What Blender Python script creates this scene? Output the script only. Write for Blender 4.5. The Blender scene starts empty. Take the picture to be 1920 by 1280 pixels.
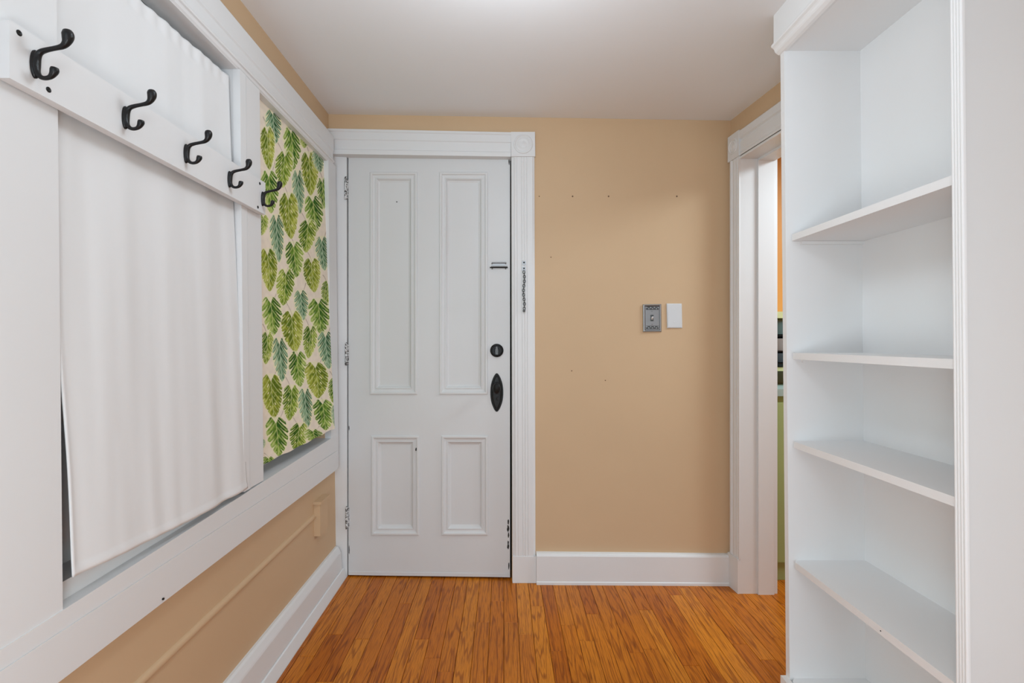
import bpy, bmesh, math, random
import numpy as np
from mathutils import Vector, Matrix, noise

random.seed(7)
# ------------------------------------------------------------------ camera, world, lights, exposure
C = bpy.context.scene.collection
SC = bpy.context.scene
H = 1.14            # eye height
F = 900.0           # focal length in pixels of the 1920 x 1280 frame
cam = bpy.data.cameras.new('camera')
cam.sensor_width = 36.0
cam.lens = F / 1920 * 36
cam.shift_x = 15 / 1920
cam.clip_start = 0.02
camo = bpy.data.objects.new('camera', cam)
C.objects.link(camo)
camo.location = (0, 0, H)
camo.rotation_euler = (math.pi / 2, 0, 0)
SC.camera = camo

SC.view_settings.view_transform = 'Standard'
SC.view_settings.look = 'None'
SC.view_settings.gamma = 1
SC.view_settings.use_curve_mapping = False
SC.view_settings.exposure = 0.0

w = bpy.data.worlds.new('world')
SC.world = w
w.use_nodes = True
w.node_tree.nodes['Background'].inputs[0].default_value = (0.9, 0.95, 1.0, 1)
w.node_tree.nodes['Background'].inputs[1].default_value = 0.9


def area(name, loc, rot, sx, sy, power, col=(1, 1, 1), spread=180):
    l = bpy.data.lights.new(name, 'AREA')
    l.shape = 'RECTANGLE'
    l.size, l.size_y = sx, sy
    l.energy = power
    l.color = col
    l.spread = math.radians(spread)
    o = bpy.data.objects.new(name, l)
    C.objects.link(o)
    o.location = loc
    o.rotation_euler = rot
    return o


def globe(name, loc, radius, power, col):
    l = bpy.data.lights.new(name, 'POINT')
    l.energy = power
    l.shadow_soft_size = radius
    l.color = col
    o = bpy.data.objects.new(name, l)
    C.objects.link(o)
    o.location = loc


# unseen fill lights, all added: behind, overhead, by the camera, in the kitchen
area('rear_fill', (0.15, -4.42, 1.35), (math.radians(90), 0, 0), 1.7, 1.7, 47, (0.69, 0.87, 1.0))  # soft fill added behind the camera, at the added opening
globe('overhead_fill', (0.0, 1.1, 1.96), 0.14, 9.3, (0.79, 0.91, 1.0))  # overhead fill added to lift the bookcase, with shadows falling downward
globe('camera_fill', (-0.1, -0.15, 0.85), 0.22, 29.5, (0.845, 0.95, 1.0))  # fill added for the lower shelves and skirting, no lamp stands there
area('kitchen_fill', (1.9, 1.7, 2.15), (0, 0, 0), 0.5, 0.5, 30, (0.74, 0.90, 1.0))  # added to brighten the kitchen gap, no fitting known


# ------------------------------------------------------------------ helpers
def P(px, py, d):
    """a measured point: picture position at a known depth d -> metres"""
    return Vector(((px - 945) / F * d, d, H + (640 - py) / F * d))


def V(x, d, z):
    """x, depth, height above the eye -> metres"""
    return Vector((x, d, H + z))


def link(name, bm, m, parent=None, smooth=False, bevel=0, seg=2):
    if bevel:
        e = [x for x in bm.edges if len(x.link_faces) == 2 and x.calc_face_angle(0) > 0.5]
        bmesh.ops.bevel(bm, geom=e, offset=bevel, segments=seg, profile=0.5, affect='EDGES', clamp_overlap=True)
    bmesh.ops.recalc_face_normals(bm, faces=bm.faces)
    me = bpy.data.meshes.new(name)
    bm.to_mesh(me)
    bm.free()
    if smooth:
        for p in me.polygons:
            p.use_smooth = True
        try:
            me.set_sharp_from_angle(angle=math.radians(38))
        except Exception:
            pass
    me.materials.append(m)
    o = bpy.data.objects.new(name, me)
    C.objects.link(o)
    if parent is not None:
        o.parent = parent
        o.matrix_parent_inverse = parent_matrix(parent).inverted()
    return o


def parent_matrix(o):
    m = o.matrix_basis.copy()
    if o.parent:
        m = parent_matrix(o.parent) @ o.matrix_parent_inverse @ m
    return m


def tag(o, label, cat, group=None, kind=None):
    o['label'] = label
    o['category'] = cat
    if group:
        o['group'] = group
    if kind:
        o['kind'] = kind
    return o


def root(name, loc, label, cat, group=None, kind=None):
    o = bpy.data.objects.new(name, None)
    o.empty_display_size = 0.05
    C.objects.link(o)
    o.location = loc
    return tag(o, label, cat, group, kind)


def slab(bm, pts, vec):
    """closed solid: polygon pts pushed along vec"""
    a = [bm.verts.new(p) for p in pts]
    b = [bm.verts.new(Vector(p) + Vector(vec)) for p in pts]
    bm.faces.new(a)
    bm.faces.new(b[::-1])
    n = len(a)
    for i in range(n):
        bm.faces.new((a[i], a[(i + 1) % n], b[(i + 1) % n], b[i]))


def box(bm, x0, x1, y0, y1, z0, z1):
    slab(bm, [V(x0, y0, z0), V(x1, y0, z0), V(x1, y0, z1), V(x0, y0, z1)], (0, y1 - y0, 0))


def solid8(bm, lo, hi):
    """lo, hi: four corners each, same order"""
    a = [bm.verts.new(p) for p in lo]
    b = [bm.verts.new(p) for p in hi]
    bm.faces.new(a)
    bm.faces.new(b[::-1])
    for i in range(4):
        bm.faces.new((a[i], a[(i + 1) % 4], b[(i + 1) % 4], b[i]))


def sweep(bm, prof, p0, p1, A, B):
    """closed profile [(a,b)] swept from p0 to p1; A, B are the profile axes"""
    p0, p1, A, B = Vector(p0), Vector(p1), Vector(A), Vector(B)
    a = [bm.verts.new(p0 + A * s + B * t) for s, t in prof]
    b = [bm.verts.new(p1 + A * s + B * t) for s, t in prof]
    n = len(a)
    bm.faces.new(a)
    bm.faces.new(b[::-1])
    for i in range(n):
        bm.faces.new((a[i], a[(i + 1) % n], b[(i + 1) % n], b[i]))


def ring(bm, c, prof, U, W, N):
    """mitred moulding round a rectangle: c = four corners, prof = [(inset, height)], N = outward normal"""
    U, W, N = Vector(U), Vector(W), Vector(N)
    sg = [(1, 1), (-1, 1), (-1, -1), (1, -1)]      # corners bl, br, tr, tl
    loops = []
    for ins, h in prof:
        loops.append([bm.verts.new(Vector(c[i]) + U * ins * sg[i][0] + W * ins * sg[i][1] + N * h) for i in range(4)])
    for a, b in zip(loops, loops[1:]):
        for i in range(4):
            bm.faces.new((a[i], a[(i + 1) % 4], b[(i + 1) % 4], b[i]))


def lathe(bm, prof, M, n=32, cap=True, sx=1, sz=1):
    """prof = [(r, h)], axis = local z of matrix M"""
    rings = []
    for r, h in prof:
        if r < 1e-6:
            rings.append([bm.verts.new(M @ Vector((0, 0, h)))])
        else:
            rings.append([bm.verts.new(M @ Vector((r * sx * math.cos(2 * math.pi * i / n), r * sz * math.sin(2 * math.pi * i / n), h))) for i in range(n)])
    for a, b in zip(rings, rings[1:]):
        for i in range(n):
            j = (i + 1) % n
            f = [a[i % len(a)], a[j % len(a)], b[j % len(b)], b[i % len(b)]]
            f = list(dict.fromkeys(f))
            if len(f) > 2:
                bm.faces.new(f)
    if cap:
        for r in (rings[0], rings[-1]):
            if len(r) > 2:
                bm.faces.new(r)


def axis(loc, zdir, ydir=(0, 0, 1)):
    z = Vector(zdir).normalized()
    y = Vector(ydir)
    x = y.cross(z).normalized()
    y = z.cross(x)
    m = Matrix((x, y, z)).transposed().to_4x4()
    m.translation = Vector(loc)
    return m


def tube(bm, pts, radii, n=14, flat=None):
    flat = flat or [1.0] * len(radii)
    """round bar along pts lying in an x-z plane, domed ends"""
    pts = [Vector(p) for p in pts]
    rings = []
    side = Vector((0, 1, 0))
    for i, p in enumerate(pts):
        t = (pts[min(i + 1, len(pts) - 1)] - pts[max(i - 1, 0)]).normalized()
        u = t.cross(side).normalized()
        rings.append([bm.verts.new(p + (u * math.cos(2 * math.pi * k / n) + side * flat[i] * math.sin(2 * math.pi * k / n)) * radii[i]) for k in range(n)])
    for a, b in zip(rings, rings[1:]):
        for k in range(n):
            bm.faces.new((a[k], a[(k + 1) % n], b[(k + 1) % n], b[k]))
    bm.faces.new(rings[0])
    bm.faces.new(rings[-1])


def spline(pts, m=6):
    """Catmull-Rom through tuples of any length"""
    out = []
    n = len(pts)
    for i in range(n - 1):
        p0, p1, p2, p3 = pts[max(i - 1, 0)], pts[i], pts[i + 1], pts[min(i + 2, n - 1)]
        for k in range(m):
            t = k / m
            out.append(tuple(0.5 * (2 * b + (c - a) * t + (2 * a - 5 * b + 4 * c - d) * t * t + (3 * b - a - 3 * c + d) * t ** 3) for a, b, c, d in zip(p0, p1, p2, p3)))
    out.append(tuple(pts[-1]))
    return out


# ------------------------------------------------------------------ materials
def mat(name):
    m = bpy.data.materials.new(name)
    m.use_nodes = True
    nt = m.node_tree
    b = nt.nodes['Principled BSDF']
    return m, nt, b


def nd(nt, t, **kw):
    n = nt.nodes.new(t)
    for k, v in kw.items():
        if k in n.inputs:
            n.inputs[k].default_value = v
        else:
            setattr(n, k, v)
    return n


def paint(name, col, rough=0.5, bump=0.15, scale=60, var=0.03, stretch=(1, 1, 1), spec=0.35):
    m, nt, b = mat(name)
    tc = nd(nt, 'ShaderNodeTexCoord')
    mp = nd(nt, 'ShaderNodeMapping')
    mp.inputs['Scale'].default_value = stretch
    nt.links.new(tc.outputs['Object'], mp.inputs[0])
    n1 = nd(nt, 'ShaderNodeTexNoise', Scale=scale, Detail=4.0)
    n2 = nd(nt, 'ShaderNodeTexNoise', Scale=2.2, Detail=3.0)
    nt.links.new(mp.outputs[0], n1.inputs['Vector'])
    nt.links.new(tc.outputs['Object'], n2.inputs['Vector'])
    cr = nd(nt, 'ShaderNodeValToRGB')
    cr.color_ramp.elements[0].position = 0.3
    cr.color_ramp.elements[1].position = 0.7
    cr.color_ramp.elements[0].color = (*[c * (1 - var) for c in col], 1)
    cr.color_ramp.elements[1].color = (*[min(1, c * (1 + var)) for c in col], 1)
    nt.links.new(n2.outputs[0], cr.inputs[0])
    nt.links.new(cr.outputs[0], b.inputs['Base Color'])
    bp = nd(nt, 'ShaderNodeBump', Strength=bump, Distance=0.002)
    nt.links.new(n1.outputs[0], bp.inputs['Height'])
    nt.links.new(bp.outputs[0], b.inputs['Normal'])
    b.inputs['Roughness'].default_value = rough
    b.inputs['Specular IOR Level'].default_value = spec
    return m


WHITE = paint('white_gloss_paint', (0.76, 0.76, 0.76), 0.42, 0.12, 45, 0.012)
WHITE_LIT = paint('white_shelf_lit', (0.88, 0.88, 0.88), 0.5, 0.1, 30, 0.01)  # bookcase white raised to make up for missing light
DOORW = paint('white_door_paint', (0.69, 0.69, 0.69), 0.42, 0.14, 40, 0.012)
CEIL = paint('ceiling_paint', (0.84, 0.84, 0.85), 0.85, 0.05, 70, 0.01)
TAN = paint('tan_wall_paint', (0.62, 0.435, 0.268), 0.6, 0.10, 80, 0.02, spec=0.25)
ORANGE = paint('orange_kitchen_paint', (0.62, 0.27, 0.06), 0.55, 0.2, 50, 0.10)
GREEN = paint('green_cabinet_paint', (0.36, 0.44, 0.18), 0.5, 0.1, 50, 0.04)
LIME = paint('pale_green_shelf_paint', (0.58, 0.62, 0.33), 0.5, 0.1, 50, 0.04)
BACKSPLASH = paint('grey_green_paint', (0.22, 0.23, 0.16), 0.6, 0.1, 50, 0.04)
AQUA = paint('pale_aqua_worktop', (0.36, 0.46, 0.43), 0.35, 0.05, 50, 0.04)
BLACK = paint('black_iron', (0.006, 0.006, 0.0065), 0.36, 0.25, 260, 0.05, spec=0.35)
BRONZE = paint('dark_bronze', (0.010, 0.0095, 0.009), 0.42, 0.3, 180, 0.15, spec=0.22)
TURN = paint('worn_bronze', (0.07, 0.068, 0.065), 0.35, 0.1, 180, 0.15, spec=0.4)
DARK = paint('dark_gap', (0.02, 0.018, 0.016), 0.9, 0, 10, 0)
STONE = paint('grey_ceramic', (0.30, 0.28, 0.27), 0.4, 0.1, 50, 0.04)
TEAL = paint('teal_glaze', (0.10, 0.17, 0.17), 0.25, 0.1, 50, 0.04)
NAVY = paint('slate_blue_enamel', (0.06, 0.09, 0.11), 0.25, 0.1, 50, 0.04)


def metal(name, col, rough):
    m, nt, b = mat(name)
    b.inputs['Base Color'].default_value = (*col, 1)
    b.inputs['Metallic'].default_value = 1
    n = nd(nt, 'ShaderNodeTexNoise', Scale=120.0, Detail=3.0)
    mr = nd(nt, 'ShaderNodeMapRange')
    mr.inputs[3].default_value = rough * 0.7
    mr.inputs[4].default_value = rough * 1.4
    nt.links.new(n.outputs[0], mr.inputs[0])
    nt.links.new(mr.outputs[0], b.inputs['Roughness'])
    return m


STEEL = metal('brushed_steel', (0.30, 0.30, 0.30), 0.4)
CHAIN = paint('dull_chain_steel', (0.07, 0.07, 0.07), 0.4, 0.2, 200, 0.2, spec=0.7)
NICKEL = metal('aged_nickel', (0.36, 0.37, 0.38), 0.4)


def chipped():
    m, nt, b = mat('chipped_painted_metal')
    n = nd(nt, 'ShaderNodeTexNoise', Scale=170.0, Detail=5.0)
    tc = nd(nt, 'ShaderNodeTexCoord')
    nt.links.new(tc.outputs['Object'], n.inputs['Vector'])
    cr = nd(nt, 'ShaderNodeValToRGB')
    cr.color_ramp.elements[0].position = 0.50
    cr.color_ramp.elements[1].position = 0.54
    cr.color_ramp.elements[0].color = (0.7, 0.7, 0.7, 1)
    cr.color_ramp.elements[1].color = (0.05, 0.045, 0.04, 1)
    nt.links.new(n.outputs[0], cr.inputs[0])
    nt.links.new(cr.outputs[0], b.inputs['Base Color'])
    b.inputs['Roughness'].default_value = 0.5
    return m


CHIP = chipped()


def cloth(name, col):
    m, nt, b = mat(name)
    b.inputs['Base Color'].default_value = (*col, 1)
    b.inputs['Roughness'].default_value = 0.95
    b.inputs['Specular IOR Level'].default_value = 0.1
    tc = nd(nt, 'ShaderNodeTexCoord')
    n = nd(nt, 'ShaderNodeTexNoise', Scale=5.0, Detail=2.0)
    mp = nd(nt, 'ShaderNodeMapping')
    mp.inputs['Scale'].default_value = (1, 1.6, 0.7)
    nt.links.new(tc.outputs['Object'], mp.inputs[0])
    nt.links.new(mp.outputs[0], n.inputs['Vector'])
    bp = nd(nt, 'ShaderNodeBump', Strength=0.12, Distance=0.01)
    nt.links.new(n.outputs[0], bp.inputs['Height'])
    nt.links.new(bp.outputs[0], b.inputs['Normal'])
    return m


LINEN = cloth('white_cotton', (0.79, 0.79, 0.79))


def printed():
    m, nt, b = mat('leaf_printed_fabric')
    a = nd(nt, 'ShaderNodeAttribute', attribute_name='print')
    nt.links.new(a.outputs['Color'], b.inputs['Base Color'])
    b.inputs['Roughness'].default_value = 0.9
    b.inputs['Specular IOR Level'].default_value = 0.15
    n = nd(nt, 'ShaderNodeTexNoise', Scale=500.0, Detail=2.0)
    bp = nd(nt, 'ShaderNodeBump', Strength=0.1, Distance=0.001)
    nt.links.new(n.outputs[0], bp.inputs['Height'])
    nt.links.new(bp.outputs[0], b.inputs['Normal'])
    return m


PRINT = printed()


def oak():
    m, nt, b = mat('varnished_oak')
    L = nt.links.new
    tc = nd(nt, 'ShaderNodeTexCoord')
    oi = nd(nt, 'ShaderNodeObjectInfo')
    off = nd(nt, 'ShaderNodeVectorMath', operation='SCALE')
    comb = nd(nt, 'ShaderNodeCombineXYZ')
    L(oi.outputs['Random'], comb.inputs[0])
    L(oi.outputs['Random'], comb.inputs[1])
    L(comb.outputs[0], off.inputs[0])
    off.inputs['Scale'].default_value = 37.0
    add = nd(nt, 'ShaderNodeVectorMath', operation='ADD')
    L(tc.outputs['Object'], add.inputs[0])
    L(off.outputs[0], add.inputs[1])
    # cathedral figure: distorted bands stretched along the board
    mp = nd(nt, 'ShaderNodeMapping')
    mp.inputs['Scale'].default_value = (1, 0.055, 1)
    L(add.outputs[0], mp.inputs[0])
    n0 = nd(nt, 'ShaderNodeTexNoise', Scale=11.0, Detail=3.0)
    L(mp.outputs[0], n0.inputs['Vector'])
    ma = nd(nt, 'ShaderNodeMath', operation='MULTIPLY')
    ma.inputs[1].default_value = 105.0
    L(n0.outputs[0], ma.inputs[0])
    sn = nd(nt, 'ShaderNodeMath', operation='SINE')
    L(ma.outputs[0], sn.inputs[0])
    cr = nd(nt, 'ShaderNodeMapRange')
    cr.inputs[1].default_value = -1.0
    cr.inputs[2].default_value = 1.0
    L(sn.outputs[0], cr.inputs[0])
    # pores
    mp2 = nd(nt, 'ShaderNodeMapping')
    mp2.inputs['Scale'].default_value = (1, 0.035, 1)
    L(add.outputs[0], mp2.inputs[0])
    n1 = nd(nt, 'ShaderNodeTexNoise', Scale=420.0, Detail=3.0)
    L(mp2.outputs[0], n1.inputs['Vector'])
    # board tone
    tone = nd(nt, 'ShaderNodeValToRGB')
    e = tone.color_ramp.elements
    e[0].position = 0.0
    e[0].color = (0.46, 0.122, 0.005, 1)
    e[1].position = 1.0
    e[1].color = (0.64, 0.220, 0.016, 1)
    k = e.new(0.5)
    k.color = (0.54, 0.160, 0.008, 1)
    L(oi.outputs['Random'], tone.inputs[0])
    dk = nd(nt, 'ShaderNodeMixRGB', blend_type='MULTIPLY')
    dk.inputs[0].default_value = 1.0
    L(tone.outputs[0], dk.inputs[1])
    g = nd(nt, 'ShaderNodeValToRGB')
    g.color_ramp.elements[0].position = 0.0
    g.color_ramp.elements[0].color = (0.66, 0.56, 0.44, 1)
    g.color_ramp.elements[1].position = 0.26
    g.color_ramp.elements[1].color = (1.06, 1.06, 1.06, 1)
    L(cr.outputs[0], g.inputs[0])
    L(g.outputs[0], dk.inputs[2])
    dk2 = nd(nt, 'ShaderNodeMixRGB', blend_type='MULTIPLY')
    dk2.inputs[0].default_value = 0.8
    L(dk.outputs[0], dk2.inputs[1])
    g2 = nd(nt, 'ShaderNodeValToRGB')
    g2.color_ramp.elements[0].position = 0.34
    g2.color_ramp.elements[0].color = (0.5, 0.42, 0.34, 1)
    g2.color_ramp.elements[1].position = 0.52
    g2.color_ramp.elements[1].color = (1.03, 1.03, 1.03, 1)
    L(n1.outputs[0], g2.inputs[0])
    L(g2.outputs[0], dk2.inputs[2])
    # broad worn patches
    n3 = nd(nt, 'ShaderNodeTexNoise', Scale=3.0, Detail=3.0)
    geo = nd(nt, 'ShaderNodeNewGeometry')
    L(geo.outputs['Position'], n3.inputs['Vector'])
    dk3 = nd(nt, 'ShaderNodeMixRGB', blend_type='MULTIPLY')
    dk3.inputs[0].default_value = 0.6
    g3 = nd(nt, 'ShaderNodeValToRGB')
    g3.color_ramp.elements[0].position = 0.35
    g3.color_ramp.elements[0].color = (0.78, 0.74, 0.7, 1)
    g3.color_ramp.elements[1].position = 0.65
    L(n3.outputs[0], g3.inputs[0])
    L(dk2.outputs[0], dk3.inputs[1])
    L(g3.outputs[0], dk3.inputs[2])
    L(dk3.outputs[0], b.inputs['Base Color'])
    b.inputs['Roughness'].default_value = 0.36
    b.inputs['Specular IOR Level'].default_value = 0.32
    bp = nd(nt, 'ShaderNodeBump', Strength=0.12, Distance=0.001)
    L(n1.outputs[0], bp.inputs['Height'])
    L(bp.outputs[0], b.inputs['Normal'])
    return m


OAK = oak()

# ------------------------------------------------------------------ room shell
YB = -4.5                                     # rear wall, behind the camera


def lw(z):                                    # left wall leans in a little towards its foot
    return -0.841 + 0.0126 * (1.0887 - z)


def rw(d):                                    # right wall runs out of square
    return 1.068 + 0.115 * (2.262 - d)


def wd(px):                                   # depth of the far wall
    return 2.300 + (2.262 - 2.300) * (px - 616) / (1370 - 616)


def cz(x):                                    # ceiling height above the eye (it sags to the right)
    return 1.0887 + (1.0406 - 1.0887) * (x + 0.841) / (1.068 + 0.841)


# floor: subfloor with one object for each oak strip
bm = bmesh.new()
box(bm, -1.1, 2.75, YB - 0.1, 2.75, -1.24, -1.16)
floor = link('floor', bm, DARK)
tag(floor, 'narrow strip oak floor with orange brown varnish', 'floor', kind='structure')
BW = 0.0573
known = {}
for x, d in ((-.091, 1.951), (.024, 1.951), (.079, 1.87), (.613, 2.044), (-.203, 1.658)):
    known[int((x + 0.86) // BW)] = d
meshes = {}


def board_mesh(L):
    key = round(L, 2)
    if key not in meshes:
        bm = bmesh.new()
        a, b_, t, e = BW / 2 - 0.0006, key / 2 - 0.0004, 0.02, 0.0011
        lo = [(-a, -b_), (a, -b_), (a, b_), (-a, b_)]
        v0 = [bm.verts.new((x, y, -t)) for x, y in lo]
        v1 = [bm.verts.new((x, y, -e)) for x, y in lo]
        v2 = [bm.verts.new((x * (1 - e / a), y - math.copysign(e, y), 0)) for x, y in lo]
        for p, q in ((v0, v1), (v1, v2)):
            for i in range(4):
                bm.faces.new((p[i], p[(i + 1) % 4], q[(i + 1) % 4], q[i]))
        bm.faces.new(v2)
        bm.faces.new(v0[::-1])
        bmesh.ops.recalc_face_normals(bm, faces=bm.faces)
        me = bpy.data.meshes.new('floor_board')
        bm.to_mesh(me)
        bm.free()
        me.materials.append(OAK)
        meshes[key] = me
    return meshes[key]


for i in range(int((2.0 + 0.86) / BW)):
    x = -0.86 + (i + 0.5) * BW
    y1 = 2.36 if x < 1.15 else 2.60
    ys = [y1]
    if x > 1.3:
        lowest = 1.2
    else:
        lowest = 0.25
    j = known.get(i, y1 - random.uniform(0.12, 1.0))
    while True:
        L = round(ys[-1] - j, 2)
        ys.append(ys[-1] - max(L, 0.12))
        if ys[-1] < lowest:
            break
        j = ys[-1] - random.choice((0.42, 0.58, 0.76, 0.93))
    for a, b_ in zip(ys, ys[1:]):
        o = bpy.data.objects.new('floor_board', board_mesh(a - b_))
        C.objects.link(o)
        o.location = (x, (a + b_) / 2, random.uniform(-0.0004, 0))
        o.parent = floor
# the rest of the strips, behind the camera
bm = bmesh.new()
for i in range(int((2.0 + 0.86) / BW)):
    x0 = -0.86 + i * BW
    box(bm, x0 + .0005, x0 + BW - .0005, YB, 0.3 - 0.001 if x0 < 1.27 else 1.25, -1.16, -1.1405)
o = link('floor_boards_out_of_view', bm, OAK, floor)
o['kind'] = 'stuff'

# ceiling
bm = bmesh.new()
c = [(-1.0, YB), (1.9, YB), (1.9, 0.6), (1.45, 0.6), (1.45, 2.45), (-1.0, 2.45)]
slab(bm, [V(x, y, cz(x)) for x, y in c], (0, 0, 0.06))
tag(link('ceiling', bm, CEIL), 'smooth white painted plaster ceiling', 'ceiling', kind='structure')

# far wall, three pieces round the door opening
bm = bmesh.new()


def wallp(pxs, zs, thick=0.12):
    pts = [((pxs[0] - 945) / F * wd(pxs[0]), wd(pxs[0])), ((pxs[1] - 945) / F * wd(pxs[1]), wd(pxs[1]))]
    slab(bm, [V(pts[0][0], pts[0][1], zs[0]), V(pts[1][0], pts[1][1], zs[0]), V(pts[1][0], pts[1][1], zs[1]), V(pts[0][0], pts[0][1], zs[1])], (0, thick, 0))


wallp((960, 1400), (-1.16, 1.12))
wallp((645, 960), (0.915, 1.12))
wallp((560, 645), (0.93, 1.12))
slab(bm, [V(-1.0, 2.345, -1.16), V(-0.775, 2.345, -1.16), V(-0.775, 2.345, 0.965), V(-1.0, 2.345, 0.965)], (0, 0.08, 0))
far = link('wall_back', bm, TAN)
tag(far, 'tan painted wall with the white panelled door', 'wall', kind='structure')

# left wall: tan plaster with a recess in it for the covered windows
bm = bmesh.new()


def lwp(y0, y1, z0, z1):
    lo = [V(lw(z0), y0, z0), V(lw(z0), y1, z0), V(lw(z1), y1, z1), V(lw(z1), y0, z1)]
    hi = [V(-1.0, y0, z0), V(-1.0, y1, z0), V(-1.0, y1, z1), V(-1.0, y0, z1)]
    solid8(bm, lo, hi)


lwp(-1.2, 2.42, -1.16, -0.52)
lwp(-1.2, 2.42, 0.87, 1.12)
lwp(-1.2, 0.80, -0.52, 0.87)
lwp(2.20, 2.42, -0.52, 0.87)
lwp(1.50, 1.56, -0.52, 0.87)
left = link('wall_left', bm, TAN)
tag(left, 'tan plaster wall below and above the white window trim', 'wall', kind='structure')

# right wall with the doorway to the kitchen; far jamb at 2.17
TH = 0.155
D1, D0 = 2.172, 1.64
bm = bmesh.new()


def rwp(y0, y1, z0, z1):
    lo = [V(rw(y0), y0, z0), V(rw(y1), y1, z0), V(rw(y1), y1, z1), V(rw(y0), y0, z1)]
    hi = [p + Vector((TH, 0, 0)) for p in lo]
    solid8(bm, lo, hi)


rwp(D1, 2.262, -1.16, 1.12)
rwp(D0, D1, 0.83, 1.12)
rwp(0.6, D0, -1.16, 1.12)
right = link('wall_right', bm, TAN)
tag(right, 'tan wall with a white cased doorway to the kitchen', 'wall', kind='structure')

# unseen room behind the camera, white for neutral bounce, window opening added for fill
bm = bmesh.new()
box(bm, -1.0, lw(0), YB, -1.2, -1.16, 1.12)
rwp(YB, 0.6, -1.16, 1.12)
box(bm, -1.0, -0.7, YB - 0.12, YB, -1.16, 1.12)
box(bm, 1.0, 2.2, YB - 0.12, YB, -1.16, 1.12)
box(bm, -0.7, 1.0, YB - 0.12, YB, -1.16, -0.64)
box(bm, -0.7, 1.0, YB - 0.12, YB, 1.06, 1.12)
tag(link('wall_rear', bm, WHITE), 'unseen white walls behind the viewer with a window opening added for fill light', 'wall', kind='structure')

# ------------------------------------------------------------------ left wall trim
def tl(x, z):                                  # the trim follows the lean of the wall
    return x + 0.010 * (0.2 - z)


def lbox(bm, x0, x1, y0, y1, z0, z1, zb=None):
    """box on the left wall, x0 (wall side) to x1 (room side); zb = top height at y0 if the top is not level"""
    zb = z1 if zb is None else zb
    lo = [V(tl(x1, z0), y0, z0), V(tl(x1, z0), y1, z0), V(tl(x1, z1), y1, z1), V(tl(x1, zb), y0, zb)]
    hi = [V(tl(x0, z0), y0, z0), V(tl(x0, z0), y1, z0), V(tl(x0, z1), y1, z1), V(tl(x0, zb), y0, zb)]
    solid8(bm, lo, hi)


wt = root('trim_1', V(-0.80, 1.2, -0.60), 'white window trim along the left wall above the tan dado', 'trim', kind='structure')
# head with its stepped profile
prof = [(-0.838, 0.967), (-0.797, 0.967), (-0.795, 0.963), (-0.795, 0.897), (-0.799, 0.893), (-0.799, 0.856), (-0.794, 0.853), (-0.791, 0.848), (-0.793, 0.843), (-0.798, 0.841), (-0.801, 0.834), (-0.806, 0.830), (-0.838, 0.830)]
bm = bmesh.new()
sweep(bm, [(tl(a, b), b) for a, b in prof], V(0, -0.6, 0), V(0, 2.262, 0), (1, 0, 0), (0, 0, 1))
link('head_casing', bm, WHITE, wt)
bm = bmesh.new()
lbox(bm, -0.875, -0.806, -0.6, 2.20, 0.829, 0.860)
link('head_soffit', bm, WHITE, wt)
# posts
bm = bmesh.new()
lbox(bm, -0.90, -0.80, -0.6, 0.863, -0.485, 0.829)
link('window_post', bm, WHITE, wt, bevel=0.002)
bm = bmesh.new()
z0, z1 = -0.458, 0.829
lbox(bm, -0.90, -0.800, 1.462, 1.584, z0, z1)
link('window_post', bm, WHITE, wt, bevel=0.002)
bm = bmesh.new()
lbox(bm, -0.82, -0.7975, 1.4612, 1.494, z0, z1)
lbox(bm, -0.82, -0.7985, 1.497, 1.503, z0, z1)
link('post_bead', bm, WHITE, wt, bevel=0.0015)
bm = bmesh.new()
lbox(bm, -0.90, -0.800, 2.203, 2.30, -0.60, 0.84)
link('window_post', bm, WHITE, wt, bevel=0.002)
# sill board below the openings: a slightly sloping top, a groove, then the apron
bm = bmesh.new()
lbox(bm, -0.90, -0.798, -0.6, 2.275, -0.516, -0.4408, -0.524)
link('sill_board', bm, WHITE, wt, bevel=0.002)
bm = bmesh.new()
lbox(bm, -0.84, -0.796, -0.6, 2.275, -0.603, -0.517)
link('apron', bm, WHITE, wt, bevel=0.003)
bm = bmesh.new()
lbox(bm, -0.90, -0.826, -0.6, 1.47, -0.50, -0.440, -0.462)
link('inner_stool', bm, WHITE, wt, bevel=0.002)
# boarded backs of the two openings
for y0, y1 in ((-0.6, 1.50), (1.5, 2.25)):
    bm = bmesh.new()
    box(bm, -0.92, -0.885, y0, y1, -0.50, 0.87)
    link('backing_board', bm, WHITE, wt)

# skirting on the left wall
bl = root('baseboard_left', V(-0.79, 1.2, -1.14), 'white painted baseboard with a cracked shoe under the tan dado', 'baseboard', kind='structure')
bm = bmesh.new()
pr = [(-0.86, -0.988), (-0.806, -0.988), (-0.799, -0.992), (-0.793, -1.004), (-0.789, -1.012), (-0.787, -1.018), (-0.781, -1.094), (-0.86, -1.094)]
sweep(bm, pr, V(0, -1.2, 0), V(0, 2.318, 0), (1, 0, 0), (0, 0, 1))
link('baseboard_face', bm, WHITE, bl)
bm = bmesh.new()
pr = [(-0.86, -1.0955), (-0.779, -1.0955), (-0.775, -1.098), (-0.7615, -1.137), (-0.7615, -1.1405), (-0.86, -1.1405)]
sweep(bm, pr, V(0, -1.2, 0), V(0, 2.325, 0), (1, 0, 0), (0, 0, 1))
link('shoe_moulding', bm, WHITE, bl)

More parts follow.
